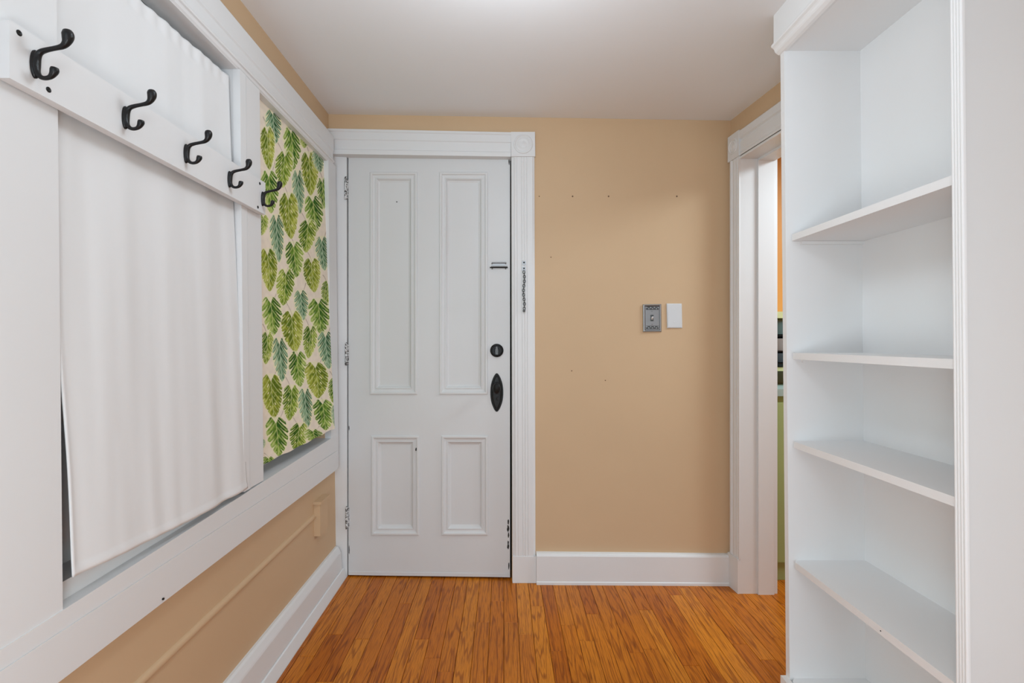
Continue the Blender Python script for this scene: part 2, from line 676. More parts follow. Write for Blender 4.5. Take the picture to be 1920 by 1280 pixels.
# ------------------------------------------------------------------ skirting on the far wall
bb = root('baseboard_back', P(1190, 1095, 2.25), 'white painted baseboard between door casing and corner doorway', 'baseboard', kind='structure')
bm = bmesh.new()
a, b_ = P(1006, 1096, 2.252), P(1374, 1096, 2.240)
pr = [(0.03, -1.1405), (-0.003, -1.1405), (-0.003, -1.128), (0.0, -1.125), (0.0, -1.008), (0.004, -1.001), (0.010, -0.998), (0.03, -0.996)]
sweep(bm, pr, Vector((a.x, a.y, H)), Vector((b_.x, b_.y, H)), (0, 1, 0), (0, 0, 1))
link('baseboard_face', bm, WHITE, bb)

# ------------------------------------------------------------------ door casing on the far wall
dc = root('trim_2', P(805, 1090, 2.27), 'white door casing with fluted leg and round corner block', 'trim', kind='structure')
# hinge side leg, flush with the door
bm = bmesh.new()
slab(bm, [P(590, 1110, 2.321), P(651, 1082.5, 2.329), P(650, 289, 2.326), P(590, 289, 2.315)], (0, 0.06, 0))
link('casing_leg', bm, WHITE, dc, bevel=0.0015)
# head: three fascias
dl, dr = 2.289, 2.268
bm = bmesh.new()
prof = [(0.05, 0.0), (0.0, 0.0), (0.0, 0.022), (0.004, 0.026), (0.004, 0.070), (0.0, 0.074), (0.0, 0.108), (-0.004, 0.112), (-0.004, 0.122), (0.05, 0.122)]
a, b_ = P(600, 288, dl), P(958, 293.5, dr)
sa, sb = 0.98, 0.93
va = [bm.verts.new(a + Vector((0, s, t * sa))) for s, t in prof]
vb = [bm.verts.new(b_ + Vector((0, s, t * sb))) for s, t in prof]
bm.faces.new(va)
bm.faces.new(vb[::-1])
for i in range(len(prof)):
    j = (i + 1) % len(prof)
    bm.faces.new((va[i], va[j], vb[j], vb[i]))
link('casing_head', bm, WHITE, dc)
# latch side leg, fluted
bm = bmesh.new()
D = 2.268
prof = [(0, 0.045), (0, 0.012), (0.003, 0.006), (0.012, 0.004), (0.016, 0.0), (0.022, 0.0), (0.026, 0.002), (0.030, 0.0), (0.046, 0.0), (0.049, 0.0022), (0.052, 0.0), (0.058, 0.0), (0.061, 0.0022), (0.064, 0.0), (0.070, 0.0), (0.073, 0.0022), (0.076, 0.0), (0.100, 0.0), (0.104, 0.003), (0.110, 0.005), (0.110, 0.045)]
a, b_ = P(960.5, 1043, D), P(958.5, 293, D)
sweep(bm, prof, a, b_, (1, 0, 0), (0, 1, 0))
link('casing_leg', bm, WHITE, dc)
bm = bmesh.new()
slab(bm, [P(961, 1092.7, 2.266), P(1005.5, 1092.7, 2.266), P(1005.5, 1043, 2.266), P(961, 1043, 2.266)], (0, 0.05, 0))
link('plinth_block', bm, WHITE, dc, bevel=0.0015)
bm = bmesh.new()
slab(bm, [P(958.5, 293, 2.262), P(1003.5, 293, 2.262), P(1003, 247, 2.262), P(958, 247, 2.262)], (0, 0.05, 0))
cb = link('corner_block', bm, WHITE, dc, bevel=0.0015)


def rosette(parent, M, r):
    bm = bmesh.new()
    lathe(bm, [(r, -0.002), (r, 0.0), (r * .93, 0.0035), (r * .84, 0.004), (r * .76, 0.001), (r * .68, 0.001), (r * .6, 0.0035), (r * .5, 0.004), (r * .40, 0.0012), (r * .3, 0.001), (r * .2, 0.003), (0.0001, 0.0042)], M, 40)
    link('rosette', bm, WHITE, parent, smooth=True)


rosette(cb, axis(P(981, 270, 2.262), (0, -1, 0)), 0.046)
# dark sheet behind the door, painted-in shade for the gaps round it
bm = bmesh.new()
box(bm, -0.80, 0.07, 2.385, 2.42, -1.14, 0.93)
link('stop_or_gap_shade', bm, DARK, dc)
bm = bmesh.new()
slab(bm, [P(652, 1084, 2.328), P(962, 1090, 2.285), V(0.05, 2.42, -1.133), V(-0.76, 2.42, -1.133)], (0, 0, -0.008))
link('threshold', bm, paint('brown_threshold', (0.16, 0.07, 0.025), 0.5, 0.2, 60, 0.1), dc)

# ------------------------------------------------------------------ the door
DL, DR = 2.332, 2.306


def dd(px):
    return DL + (DR - DL) * (px - 653) / (957 - 653)


def Q(px, py, off=0.0):
    p = P(px, py, dd(px))
    p.y += off
    return p


door = root('door_1', Q(805, 1082), 'white four panel entry door with chipped paint and black hardware', 'door', kind='structure')
TK = 0.035
# (name, x0, x1, y0, y1) in door-face picture measures
xl = lambda y: 653.0 + (y - 290) * 0.0022
xr = 956.3


def board(name, x0, x1, y0, y1, off=0.0, m=DOORW, par=None, bevel=0.0008):
    bm = bmesh.new()
    pts = [Q(x0 if not callable(x0) else x0(y1), y1[0] if isinstance(y1, tuple) else y1, off), Q(x1, y1[1] if isinstance(y1, tuple) else y1, off),
           Q(x1, y0[1] if isinstance(y0, tuple) else y0, off), Q(x0 if not callable(x0) else x0(y0), y0[0] if isinstance(y0, tuple) else y0, off)]
    slab(bm, pts, (0, TK - off, 0))
    return link(name, bm, m, par or door, bevel=bevel)


board('door_stile', 653.3, 696, (291.5, 292), (1077.6, 1078.4))
board('door_stile', 912, xr, (294.5, 295.5), (1081.2, 1082.0))
board('door_rail', 696, 912, (292, 294.5), (326, 326))
board('door_rail', 696, 912, (737, 737), (819, 819))
board('door_rail', 696, 912, (1000, 1000), (1078.4, 1081.2))
board('door_mullion', 781, 826, 326, 737)
board('door_mullion', 784, 829, 819, 1000)
N = Vector((0, -1, 0))
for (x0, x1, y0, y1) in ((694, 782.5, 323, 739), (824, 914.5, 323, 739), (696.5, 786, 816.5, 1002.5), (828, 915, 816.5, 1002.5)):
    bm = bmesh.new()
    slab(bm, [Q(x0 + 4, y1 - 4, 0.013), Q(x1 - 4, y1 - 4, 0.013), Q(x1 - 4, y0 + 4, 0.013), Q(x0 + 4, y0 + 4, 0.013)], (0, 0.008, 0))
    pn = link('door_panel', bm, DOORW, door)
    bm = bmesh.new()
    cs = [Q(x0, y1), Q(x1, y1), Q(x1, y0), Q(x0, y0)]
    u = (cs[1] - cs[0]).normalized()
    ring(bm, cs, [(0.0, -0.002), (0.0, 0.0045), (0.003, 0.0065), (0.009, 0.0065), (0.012, 0.0045), (0.0135, 0.001), (0.020, -0.001), (0.026, -0.0015),
                  (0.028, 0.0005), (0.031, 0.0), (0.034, -0.004), (0.038, -0.0095), (0.045, -0.0125), (0.047, -0.0145)], u, (0, 0, 1), N)
    link('panel_moulding', bm, DOORW, door)
# raised field line of the joint beside the lower panels, paint chips along the edges
for (cx, cy, w_, h_) in ((871, 294.5, 9, 2.5), (901, 296.3, 6, 1.6), (914, 296.5, 5, 1.5), (930, 297, 8, 1.8), (946, 297.5, 8, 2.0), (954.5, 303, 1.5, 8), (953, 979, 2, 7), (952.6, 991, 2.5, 8), (953.5, 1003, 1.6, 6), (953, 1017, 1.8, 5), (952.6, 1024, 2.4, 7),
                         (954, 1060, 1.2, 10), (780.5, 842, 1.4, 4.5), (654.5, 802, 1.0, 5), (654.8, 1031, 0.9, 10)):
    bm = bmesh.new()
    n = 12
    pts = []
    for k in range(n):
        t = 2 * math.pi * k / n
        r = random.uniform(0.6, 1.1)
        pts.append(Q(cx + math.cos(t) * w_ * r * .9, cy + math.sin(t) * h_ * r * .9, -0.0006 if abs(cx - 780.5) > 1 else -0.008))
    slab(bm, pts, (0, 0.0005 if abs(cx - 780.5) > 1 else 0.006, 0))
    link('paint_chip', bm, DARK, door)
bm = bmesh.new()
slab(bm, [Q(655, 1077, -0.002), Q(955, 1081, -0.002), Q(955, 1075, -0.002), Q(655, 1071, -0.002)], (0, 0.003, 0))
link('weather_strip', bm, DOORW, door, bevel=0.0008)

# hinges
for yc in (354, 664, 970):
    x = 649.0 + (yc - 354) * 0.003
    bm = bmesh.new()
    d = 2.327
    k0, k1 = P(x, yc + 20, d), P(x, yc - 20, d)
    slab(bm, [P(x - 3, yc + 18, d - .002), P(x + 3.4, yc + 18, d - .002), P(x + 3.4, yc - 18, d - .002), P(x - 3, yc - 18, d - .002)], (0, 0.006, 0))
    hg = link('hinge', bm, CHIP, door)
    L = (k1.z - k0.z) / 5
    for j in range(5):
        bm = bmesh.new()
        lathe(bm, [(0.0052, 0.001), (0.0060, 0.0016), (0.0060, L - 0.0016), (0.0052, L - 0.001)], Matrix.Translation(k0 + Vector((0, -0.007, L * j))), 12)
        link('hinge_knuckle', bm, CHIP, hg, smooth=True)
    bm = bmesh.new()
    lathe(bm, [(0.0001, -0.003), (0.005, -0.001), (0.004, 0.003), (0.004, 5 * L - .002), (0.0055, 5 * L), (0.0045, 5 * L + 0.005), (0.0001, 5 * L + 0.007)], Matrix.Translation(k0 + Vector((0, -0.007, 0))), 12)
    link('hinge_pin', bm, CHIP, hg, smooth=True)

# nail holes left in the door
for x, y in ((743, 377), (779, 377)):
    bm = bmesh.new()
    lathe(bm, [(0.0001, 0.0012), (0.0028, 0.0004), (0.0030, -0.006)], axis(Q(x, y, 0.012 if x < 760 else -0.004), (0, -1, 0)), 10)
    link('nail', bm, BRONZE, door)

# thumb turn of the deadbolt
bm = bmesh.new()
M = axis(Q(931.5, 656.8), (0, -1, 0))
lathe(bm, [(0.0320, -0.001), (0.0320, 0.006), (0.0305, 0.009), (0.026, 0.0115), (0.0235, 0.0115), (0.0215, 0.0095), (0.013, 0.0095), (0.012, 0.013), (0.0001, 0.0135)], M, 44)
db = link('deadbolt', bm, BRONZE, door, smooth=True)
db['label'] = 'round black deadbolt rose'
bm = bmesh.new()
pts = [(-0.0055, -0.019), (0.0055, -0.019), (0.0070, -0.008), (0.0062, 0.004), (0.0035, 0.019), (-0.0035, 0.019), (-0.0062, 0.004), (-0.0070, -0.008)]
slab(bm, [M @ Vector((x, y, 0.012)) for x, y in pts], M.to_3x3() @ Vector((0, 0, 0.012)))
link('thumb_turn', bm, TURN, db, bevel=0.002)

# long oval escutcheon with an egg knob
bm = bmesh.new()
M = axis(Q(931.5, 735.5), (0, -1, 0))
n = 56


def oval(sc, h):
    r = []
    for k in range(n):
        t = 2 * math.pi * k / n
        x = 0.0312 * math.cos(t)
        y = 0.0925 * math.sin(t)
        x *= (1 - 0.30 * (abs(math.sin(t)) ** 3))
        r.append(bm.verts.new(M @ Vector((x * sc + 0, y * (1 - (1 - sc) * 0.42), h))))
    return r


lv = [oval(1.0, -0.001), oval(1.0, 0.003), oval(0.94, 0.0052), oval(0.86, 0.0052), oval(0.82, 0.0038), oval(0.74, 0.0038), oval(0.68, 0.0052), oval(0.5, 0.0058)]
for a, b_ in zip(lv, lv[1:]):
    for k in range(n):
        bm.faces.new((a[k], a[(k + 1) % n], b_[(k + 1) % n], b_[k]))
bm.faces.new(lv[-1])
es = link('escutcheon', bm, BRONZE, door, smooth=True)
es['label'] = 'tall black oval door plate'
bm = bmesh.new()
K = M @ Matrix.Translation((0.0, 0.024, 0))
lathe(bm, [(0.0165, 0.004), (0.0165, 0.008), (0.0105, 0.012), (0.0085, 0.022), (0.010, 0.030), (0.0160, 0.036), (0.0200, 0.043), (0.0215, 0.050), (0.0195, 0.058), (0.0130, 0.064), (0.0001, 0.0665)], K, 40, sx=0.88, sz=1.22)
link('door_knob', bm, BRONZE, es, smooth=True)
bm = bmesh.new()
pts = [(0.0028 * math.cos(t), -0.026 + 0.0028 * math.sin(t)) for t in np.linspace(-0.9, math.pi + 0.9, 12)] + [(-0.003, -0.037), (0.003, -0.037)]
slab(bm, [M @ Vector((x, y, 0.0061)) for x, y in pts], M.to_3x3() @ Vector((0, 0, 0.0006)))
link('keyhole', bm, DARK, es)
for yy in (0.078, -0.078):
    bm = bmesh.new()
    lathe(bm, [(0.0042, 0.0), (0.0042, 0.0058), (0.003, 0.0072), (0.0001, 0.0076)], M @ Matrix.Translation((0, yy, 0)), 14)
    link('screw', bm, BRONZE, es, smooth=True)

# chain guard: slotted track on the door
bm = bmesh.new()
slab(bm, [Q(922, 501, -.002), Q(949.5, 501, -.002), Q(949.5, 491.5, -.002), Q(922, 491.5, -.002)], (0, 0.0035, 0))
tr = link('chain_track', bm, STEEL, door, bevel=0.0006)
for y, hh, x0, x1, m in ((492.8, 1.5, 922, 949.5, STEEL), (499.6, 1.2, 921, 951, STEEL)):
    bm = bmesh.new()
    a, b_ = Q(x0, y, -.006), Q(x1, y, -.006)
    lathe(bm, [(0.0001, 0), (0.0030, 0.0006), (0.0030, (b_ - a).length), (0.0001, (b_ - a).length + .0006)], axis(a, b_ - a), 10)
    link('track_rail', bm, m, tr, smooth=True)
bm = bmesh.new()
slab(bm, [Q(918.5, 502.4, -.010), Q(952, 502.4, -.010), Q(952, 500.9, -.010), Q(918.5, 500.9, -.010)], (0, 0.009, 0))
link('track_lip', bm, DARK, tr)
for x in (922.8, 948):
    for y in (494, 503.5):
        bm = bmesh.new()
        lathe(bm, [(0.0036, 0), (0.0036, 0.0022), (0.0022, 0.0036), (0.0001, 0.004)], axis(Q(x, y, -.001), (0, -1, 0)), 12)
        link('screw', bm, STEEL, tr, smooth=True)

# the chain hanging from its plate on the casing leg
ch = root('door_chain', P(982.3, 492, 2.266), 'small steel security chain hanging from the fluted door casing', 'chain')
for yc, n_ in ((492, 'chain_plate'), (503, 'chain_plate')):
    bm = bmesh.new()
    r = 3.4
    slab(bm, [P(982.5 - r, yc + 4.5, 2.266), P(982.5 + r, yc + 4.5, 2.266), P(982.5 + r, yc - 3, 2.266), P(982.5 - r, yc - 3, 2.266)], (0, 0.003, 0))
    cp = link(n_, bm, STEEL, ch, bevel=0.0008)
    bm = bmesh.new()
    lathe(bm, [(0.0036, 0), (0.0036, 0.003), (0.002, 0.005), (0.0001, 0.0055)], axis(P(982.5, yc, 2.266), (0, -1, 0)), 12)
    link('screw', bm, BRONZE, cp, smooth=True)
nl = 17
for k in range(nl):
    y = 508 + k * 4.25
    bm = bmesh.new()
    sx = math.sin(k * 0.55) * 0.9
    c0 = P(982.4 + sx, y + 2.1, 2.260)
    R1, R2, rr = 0.0076, 0.0052, 0.0019
    m_ = 14
    rows = []
    for i in range(m_):
        t = 2 * math.pi * i / m_
        u, v = math.cos(t) * R2, math.sin(t) * R1
        row = []
        for j in range(6):
            q = 2 * math.pi * j / 6
            rad = 1 + rr * math.cos(q) / R2
            a_, b2 = u * rad, v * (1 + rr * math.cos(q) / R1)
            c_ = rr * math.sin(q)
            row.append(bm.verts.new(c0 + (Vector((a_, c_, b2)) if k % 2 == 0 else Vector((c_, a_ * 0.9, b2)))))
        rows.append(row)
    for i in range(m_):
        for j in range(6):
            bm.faces.new((rows[i][j], rows[(i + 1) % m_][j], rows[(i + 1) % m_][(j + 1) % 6], rows[i][(j + 1) % 6]))
    link('chain_link', bm, CHAIN, ch, smooth=True)
bm = bmesh.new()
lathe(bm, [(0.0052, -0.004), (0.0065, 0), (0.0065, 0.002), (0.003, 0.003), (0.003, 0.006), (0.006, 0.0075), (0.004, 0.011), (0.0001, 0.012)], axis(P(982.5, 582.5, 2.263), (0, -1, 0)), 16)
link('chain_slide', bm, CHAIN, ch, smooth=True)

# ------------------------------------------------------------------ plates and nails on the far wall
sp = root('switch_plate', P(1222.5, 596, wd(1222)), 'ornate pewter light switch plate, left of the blank white plate', 'switch plate')
dW = wd(1222) - 0.001
bm = bmesh.new()
cs = [P(1205.5, 622, dW), P(1240, 622, dW), P(1239.5, 570, dW), P(1205, 570.5, dW)]
ring(bm, cs, [(0, 0), (0, 0.003), (0.002, 0.0055), (0.005, 0.0060), (0.008, 0.0042), (0.010, 0.0042)], (1, 0, 0), (0, 0, 1), N)
pl = link('plate', bm, NICKEL, sp)
bm = bmesh.new()
slab(bm, [cs[0] + Vector((.008, -.0042, .008)), cs[1] + Vector((-.008, -.0042, .008)), cs[2] + Vector((-.008, -.0042, -.008)), cs[3] + Vector((.008, -.0042, -.008))], (0, 0.0035, 0))
link('plate_face', bm, NICKEL, sp)
EMB = paint('tarnished_relief', (0.09, 0.095, 0.095), 0.5, 0.4, 200, 0.3)
for yc, hh in ((577.5, 3.2), (613.5, 3.0)):
    bm = bmesh.new()
    slab(bm, [P(1211, yc + hh, dW - .0045), P(1235, yc + hh, dW - .0045), P(1236, yc - hh, dW - .0045), P(1213 - 1, yc - hh, dW - .0045)], (0, 0.001, 0))
    rl = link('relief_band', bm, EMB, sp)
    for k in range(7):
        bm = bmesh.new()
        lathe(bm, [(0.0038, 0), (0.0030, 0.0018), (0.0014, 0.0020), (0.0001, 0.0012)], axis(P(1213 + k * 3.5, yc + (0.9 if k % 2 else -0.9), dW - .0048), (0, -1, 0)), 10)
        link('relief_scroll', bm, NICKEL, rl, smooth=True)
bm = bmesh.new()
slab(bm, [P(1219.5, 602, dW - .0045), P(1225.5, 602, dW - .0045), P(1225.5, 590, dW - .0045), P(1219.5, 590, dW - .0045)], (0, 0.001, 0))
link('switch_slot', bm, EMB, sp)
bm = bmesh.new()
a = P(1222.5, 597, dW - .004)
solid8(bm, [a + Vector((-.004, 0, -.005)), a + Vector((.004, 0, -.005)), a + Vector((.004, 0, .005)), a + Vector((-.004, 0, .005))],
       [a + Vector((-.003, -.012, .004)), a + Vector((.003, -.012, .004)), a + Vector((.003, -.012, .009)), a + Vector((-.003, -.012, .009))])
link('toggle', bm, WHITE, sp, bevel=0.0008)
for y in (583, 608):
    bm = bmesh.new()
    lathe(bm, [(0.0032, 0), (0.0028, 0.0018), (0.0001, 0.0024)], axis(P(1222.5, y, dW - .004), (0, -1, 0)), 12)
    link('screw', bm, STEEL, sp, smooth=True)

bm = bmesh.new()
dW2 = wd(1265) - 0.0005
cs = [P(1250.7, 615, dW2), P(1279, 615, dW2), P(1278, 569, dW2), P(1249.5, 569, dW2)]
ring(bm, cs, [(0, 0), (0, 0.002), (0.0015, 0.004), (0.004, 0.0052), (0.03, 0.0054)], (1, 0, 0), (0, 0, 1), N)
bmesh.ops.contextual_create(bm, geom=[e for e in bm.edges if len(e.link_faces) == 1 and abs((e.verts[0].co.y + e.verts[1].co.y) / 2 - (dW2 - 0.0054)) < 1e-5])
bp_ = tag(link('blank_plate', bm, paint('ivory_plastic', (0.66, 0.67, 0.68), 0.4, 0, 10, 0), None), 'plain white blank wall plate, right of the pewter switch', 'wall plate')
for y in (580, 604):
    bm = bmesh.new()
    lathe(bm, [(0.0025, 0), (0.0022, 0.0012), (0.0001, 0.0016)], axis(P(1264.5, y, dW2 - .005), (0, -1, 0)), 12)
    link('screw', bm, WHITE, bp_, smooth=True)

for x, y, lab in ((1011, 368, 'small nail beside the door casing, leftmost of the upper row'),
                  (1073.5, 368, 'small nail high on tan wall, second from the door casing'),
                  (1141, 368, 'small nail high on tan wall, third from the door casing'),
                  (1269, 368, 'small nail high on tan wall, above the blank white plate'),
                  (1033, 482, 'lone nail mark on the tan wall level with the door chain'),
                  (1072, 695, 'faint nail low on tan wall, left of the lowest nail'),
                  (1135, 713, 'lowest small nail on the tan wall, left of the plates')):
    bm = bmesh.new()
    r = 0.0038 if y == 368 and x != 1011 else 0.0026
    lathe(bm, [(r, -0.0004), (r, 0.0010), (r * .6, 0.0018), (0.0001, 0.002)], axis(P(x, y, wd(x)), (0, -1, 0)), 10)
    tag(link('nail', bm, paint('rusty_nail', (0.16, 0.09, 0.05), 0.6, 0, 10, 0) if x == 1011 else bpy.data.materials['rusty_nail'], None), lab, 'nail', 'nails in the tan wall')

# ------------------------------------------------------------------ doorway trim on the right wall
rt = root('trim_3', V(1.07, 2.17, -1.14), 'white fluted casing and jamb of the kitchen doorway', 'trim', kind='structure')
nx = Vector((-1, -0.115, 0)).normalized()         # out of the right wall into the room
al = Vector((-0.115, 1, 0)).normalized()          # along the right wall, away from the viewer


def RW(d, z, off=0.0):
    return V(rw(d), d, z) + nx * off


prof = [(0, -0.01), (0, 0.016), (0.010, 0.016), (0.013, 0.0135), (0.016, 0.016), (0.028, 0.016), (0.031, 0.0130), (0.034, 0.016), (0.046, 0.016), (0.050, 0.012), (0.056, 0.012), (0.060, 0.017), (0.070, 0.017), (0.076, 0.012), (0.078, -0.01)]
bm = bmesh.new()
sweep(bm, prof, RW(D1, -0.99), RW(D1, 0.84), al, nx)
link('casing_leg', bm, WHITE, rt)
bm = bmesh.new()
sweep(bm, [(0, -0.01), (0, 0.022), (0.080, 0.022), (0.080, -0.01)], RW(D1, -1.1405), RW(D1, -0.985), al, nx)
link('plinth_block', bm, WHITE, rt, bevel=0.002)
bm = bmesh.new()
sweep(bm, [(-0.003, -0.01), (-0.003, 0.020), (0.082, 0.020), (0.082, -0.01)], RW(D1, 0.838), RW(D1, 0.955), al, nx)
cb2 = link('corner_block', bm, WHITE, rt, bevel=0.002)
rosette(cb2, axis(RW(D1 + 0.039, 0.897, 0.020), nx), 0.034)
# head casing
prof = [(-0.01, 0.0), (0.014, 0.0), (0.014, 0.010), (0.011, 0.014), (0.014, 0.018), (0.014, 0.062), (0.010, 0.066), (0.010, 0.072), (0.018, 0.078), (0.018, 0.108), (0.012, 0.114), (-0.01, 0.114)]
bm = bmesh.new()
sweep(bm, prof, RW(D0 - 0.08, 0.840), RW(D1 - 0.003, 0.840), nx, (0, 0, 1))
link('casing_head', bm, WHITE, rt)
bm = bmesh.new()
slab(bm, [RW(D0, 0.8365, 0.010), RW(D1, 0.8365, 0.010), RW(D1, 0.8395, 0.010), RW(D0, 0.8395, 0.010)], nx * -0.02)
link('head_joint', bm, DARK, rt)
# near leg, mostly behind the bookcase
bm = bmesh.new()
sweep(bm, [(0, -0.01), (0, 0.014), (-0.078, 0.014), (-0.078, -0.01)], RW(D0, -1.1405), RW(D0, 0.84), al, nx)
link('casing_leg', bm, WHITE, rt, bevel=0.002)
# jamb: board, door stop and kitchen side edge
x0 = rw(D1) - 0.013


def jamb(y, dirn, name_a, name_b):
    xa = rw(y) - 0.013
    bm = bmesh.new()
    slab(bm, [V(xa, y, -1.1405), V(xa + 0.171, y, -1.1405), V(xa + 0.171, y, 0.828), V(xa, y, 0.828)], (0, 0.012 * dirn, 0))
    link(name_a, bm, WHITE, rt, bevel=0.001)
    bm = bmesh.new()
    slab(bm, [V(xa + 0.080, y - 0.010 * dirn, -1.1405), V(xa + 0.152, y - 0.010 * dirn, -1.1405), V(xa + 0.152, y - 0.010 * dirn, 0.820), V(xa + 0.080, y - 0.010 * dirn, 0.820)], (0, 0.012 * dirn, 0))
    link(name_b, bm, WHITE, rt, bevel=0.0015)


jamb(D1 - 0.001, 1, 'jamb_board', 'stop_or_gap_shade')
jamb(D0 + 0.001, -1, 'jamb_board', 'stop_or_gap_shade')
bm = bmesh.new()
solid8(bm, [RW(D0, 0.826, 0.013), RW(D1, 0.826, 0.013), RW(D1, 0.836, 0.013), RW(D0, 0.836, 0.013)], [V(rw(D0) + 0.157, D0, 0.826), V(rw(D1) + 0.157, D1, 0.826), V(rw(D1) + 0.157, D1, 0.836), V(rw(D0) + 0.157, D0, 0.836)])
link('head_jamb', bm, WHITE, rt)
bm = bmesh.new()
solid8(bm, [V(rw(D0) + 0.067, D0, 0.815), V(rw(D1) + 0.067, D1, 0.815), V(rw(D1) + 0.067, D1, 0.828), V(rw(D0) + 0.067, D0, 0.828)], [V(rw(D0) + 0.142, D0, 0.815), V(rw(D1) + 0.142, D1, 0.815), V(rw(D1) + 0.142, D1, 0.828), V(rw(D0) + 0.142, D0, 0.828)])
link('head_stop', bm, WHITE, rt)

# ------------------------------------------------------------------ kitchen seen through the gap
bm = bmesh.new()
box(bm, 1.2, 2.75, 2.60, 2.68, -1.16, 1.2)
tag(link('wall_kitchen', bm, ORANGE), 'orange painted kitchen wall seen through the doorway', 'wall', kind='structure')
bm = bmesh.new()
box(bm, 2.70, 2.78, 0.6, 2.68, -1.16, 1.2)
box(bm, 1.42, 2.78, 0.6, 0.68, -1.16, 1.2)
tag(link('wall_kitchen_side', bm, ORANGE), 'orange kitchen walls out of sight beyond the doorway', 'wall', kind='structure')
bm = bmesh.new()
box(bm, 1.26, 2.78, 0.6, 2.68, 1.13, 1.2)
tag(link('ceiling_kitchen', bm, CEIL), 'white kitchen ceiling beyond the doorway', 'ceiling', kind='structure')

kc = root('kitchen_cabinet', V(1.6, 2.45, -1.14), 'green base cabinet in the kitchen beyond the doorway', 'cabinet')
bm = bmesh.new()
box(bm, 1.27, 2.0, 2.295, 2.598, -1.139, -0.2595)
link('cabinet_body', bm, GREEN, kc, bevel=0.002)
bm = bmesh.new()
box(bm, 1.30, 1.62, 2.283, 2.295, -1.05, -0.29)
cd = link('cabinet_door', bm, GREEN, kc, bevel=0.003)
bm = bmesh.new()
box(bm, 1.64, 1.96, 2.283, 2.295, -1.05, -0.29)
link('cabinet_door', bm, GREEN, kc, bevel=0.003)
bm = bmesh.new()
box(bm, 1.262, 2.02, 2.275, 2.598, -0.2590, -0.226)
tag(link('worktop', bm, AQUA, None, bevel=0.004), 'pale aqua worktop on the green kitchen cabinet', 'worktop')
hs = root('hanging_shelf', V(1.6, 2.5, -0.15), 'pale green open shelf unit above the aqua worktop', 'shelf')
for z0, z1, y0, m in ((-0.150, -0.131, 2.44, LIME), (0.117, 0.150, 2.41, LIME)):
    bm = bmesh.new()
    box(bm, 1.27, 2.0, y0, 2.598, z0, z1)
    link('shelf_board', bm, m, hs, bevel=0.002)
bm = bmesh.new()
box(bm, 1.27, 2.0, 2.585, 2.599, -0.224, 0.117)
link('back_board', bm, BACKSPLASH, hs)
for x in (1.27, 1.98):
    bm = bmesh.new()
    box(bm, x, x + 0.016, 2.50, 2.585, -0.131, 0.117)
    link('side_board', bm, GREEN, hs)


def dish(name, z, r, h, m, lab, cat, rim=0.004, flare=0.85):
    bm = bmesh.new()
    M = Matrix.Translation(V(1.41, 2.503, z))
    lathe(bm, [(0.0001, 0), (r * flare * .9, 0), (r * flare, 0.003), (r, h - rim), (r, h), (r * .95, h), (r * flare * .93, 0.006), (0.0001, 0.005)], M, 40, cap=False)
    return tag(link(name, bm, m, None, smooth=True), lab, cat, 'dishes stacked on the pale green shelf')


dish('pan', -0.1305, 0.078, 0.022, BLACK, 'black pan at the bottom of the stack on the green shelf', 'pan')
dish('dish', -0.108, 0.077, 0.048, NAVY, 'dark slate blue dish above the bottom black pan', 'dish')
dish('pan', -0.059, 0.078, 0.009, BLACK, 'thin black pan under the grey bowl', 'pan', rim=0.002)
dish('bowl', -0.049, 0.077, 0.064, STONE, 'pale grey bowl in the middle of the stacked dishes', 'bowl')
dish('pan', 0.0155, 0.078, 0.018, BLACK, 'black pan between the grey bowl and the teal dish', 'pan', rim=0.002)
dish('dish', 0.034, 0.077, 0.072, TEAL, 'teal dish on top of the stack under the shelf board', 'dish')

# ------------------------------------------------------------------ bookcase on the right
bk = root('bookcase', V(1.0, 1.2, -1.14), 'tall white painted bookcase with five empty shelves', 'bookcase')


def bx(x, z):
    return x - 0.009 * z


def bbox(bm, x0, x1, y0, y1, z0, z1):
    lo = [V(bx(x0, z0), y0, z0), V(bx(x0, z0), y1, z0), V(bx(x0, z1), y1, z1), V(bx(x0, z1), y0, z1)]
    hi = [V(bx(x1, z0), y0, z0), V(bx(x1, z0), y1, z0), V(bx(x1, z1), y1, z1), V(bx(x1, z1), y0, z1)]
    solid8(bm, lo, hi)


FX, BX, YF, YN = 0.895, 1.136, 1.52, 0.952
ztop = 0.920
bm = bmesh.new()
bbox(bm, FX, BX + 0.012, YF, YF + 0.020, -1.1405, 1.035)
link('side_panel', bm, WHITE_LIT, bk, bevel=0.002)
bm = bmesh.new()
bbox(bm, FX + 0.004, BX + 0.086, YN - 0.018, YN, -1.1405, 1.035)
link('side_panel', bm, WHITE, bk, bevel=0.001)  # darker white on this panel to offset its stronger light
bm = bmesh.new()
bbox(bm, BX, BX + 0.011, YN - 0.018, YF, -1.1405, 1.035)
link('back_panel', bm, WHITE_LIT, bk)
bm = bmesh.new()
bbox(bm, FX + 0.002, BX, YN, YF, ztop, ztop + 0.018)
link('top_panel', bm, WHITE_LIT, bk, bevel=0.001)
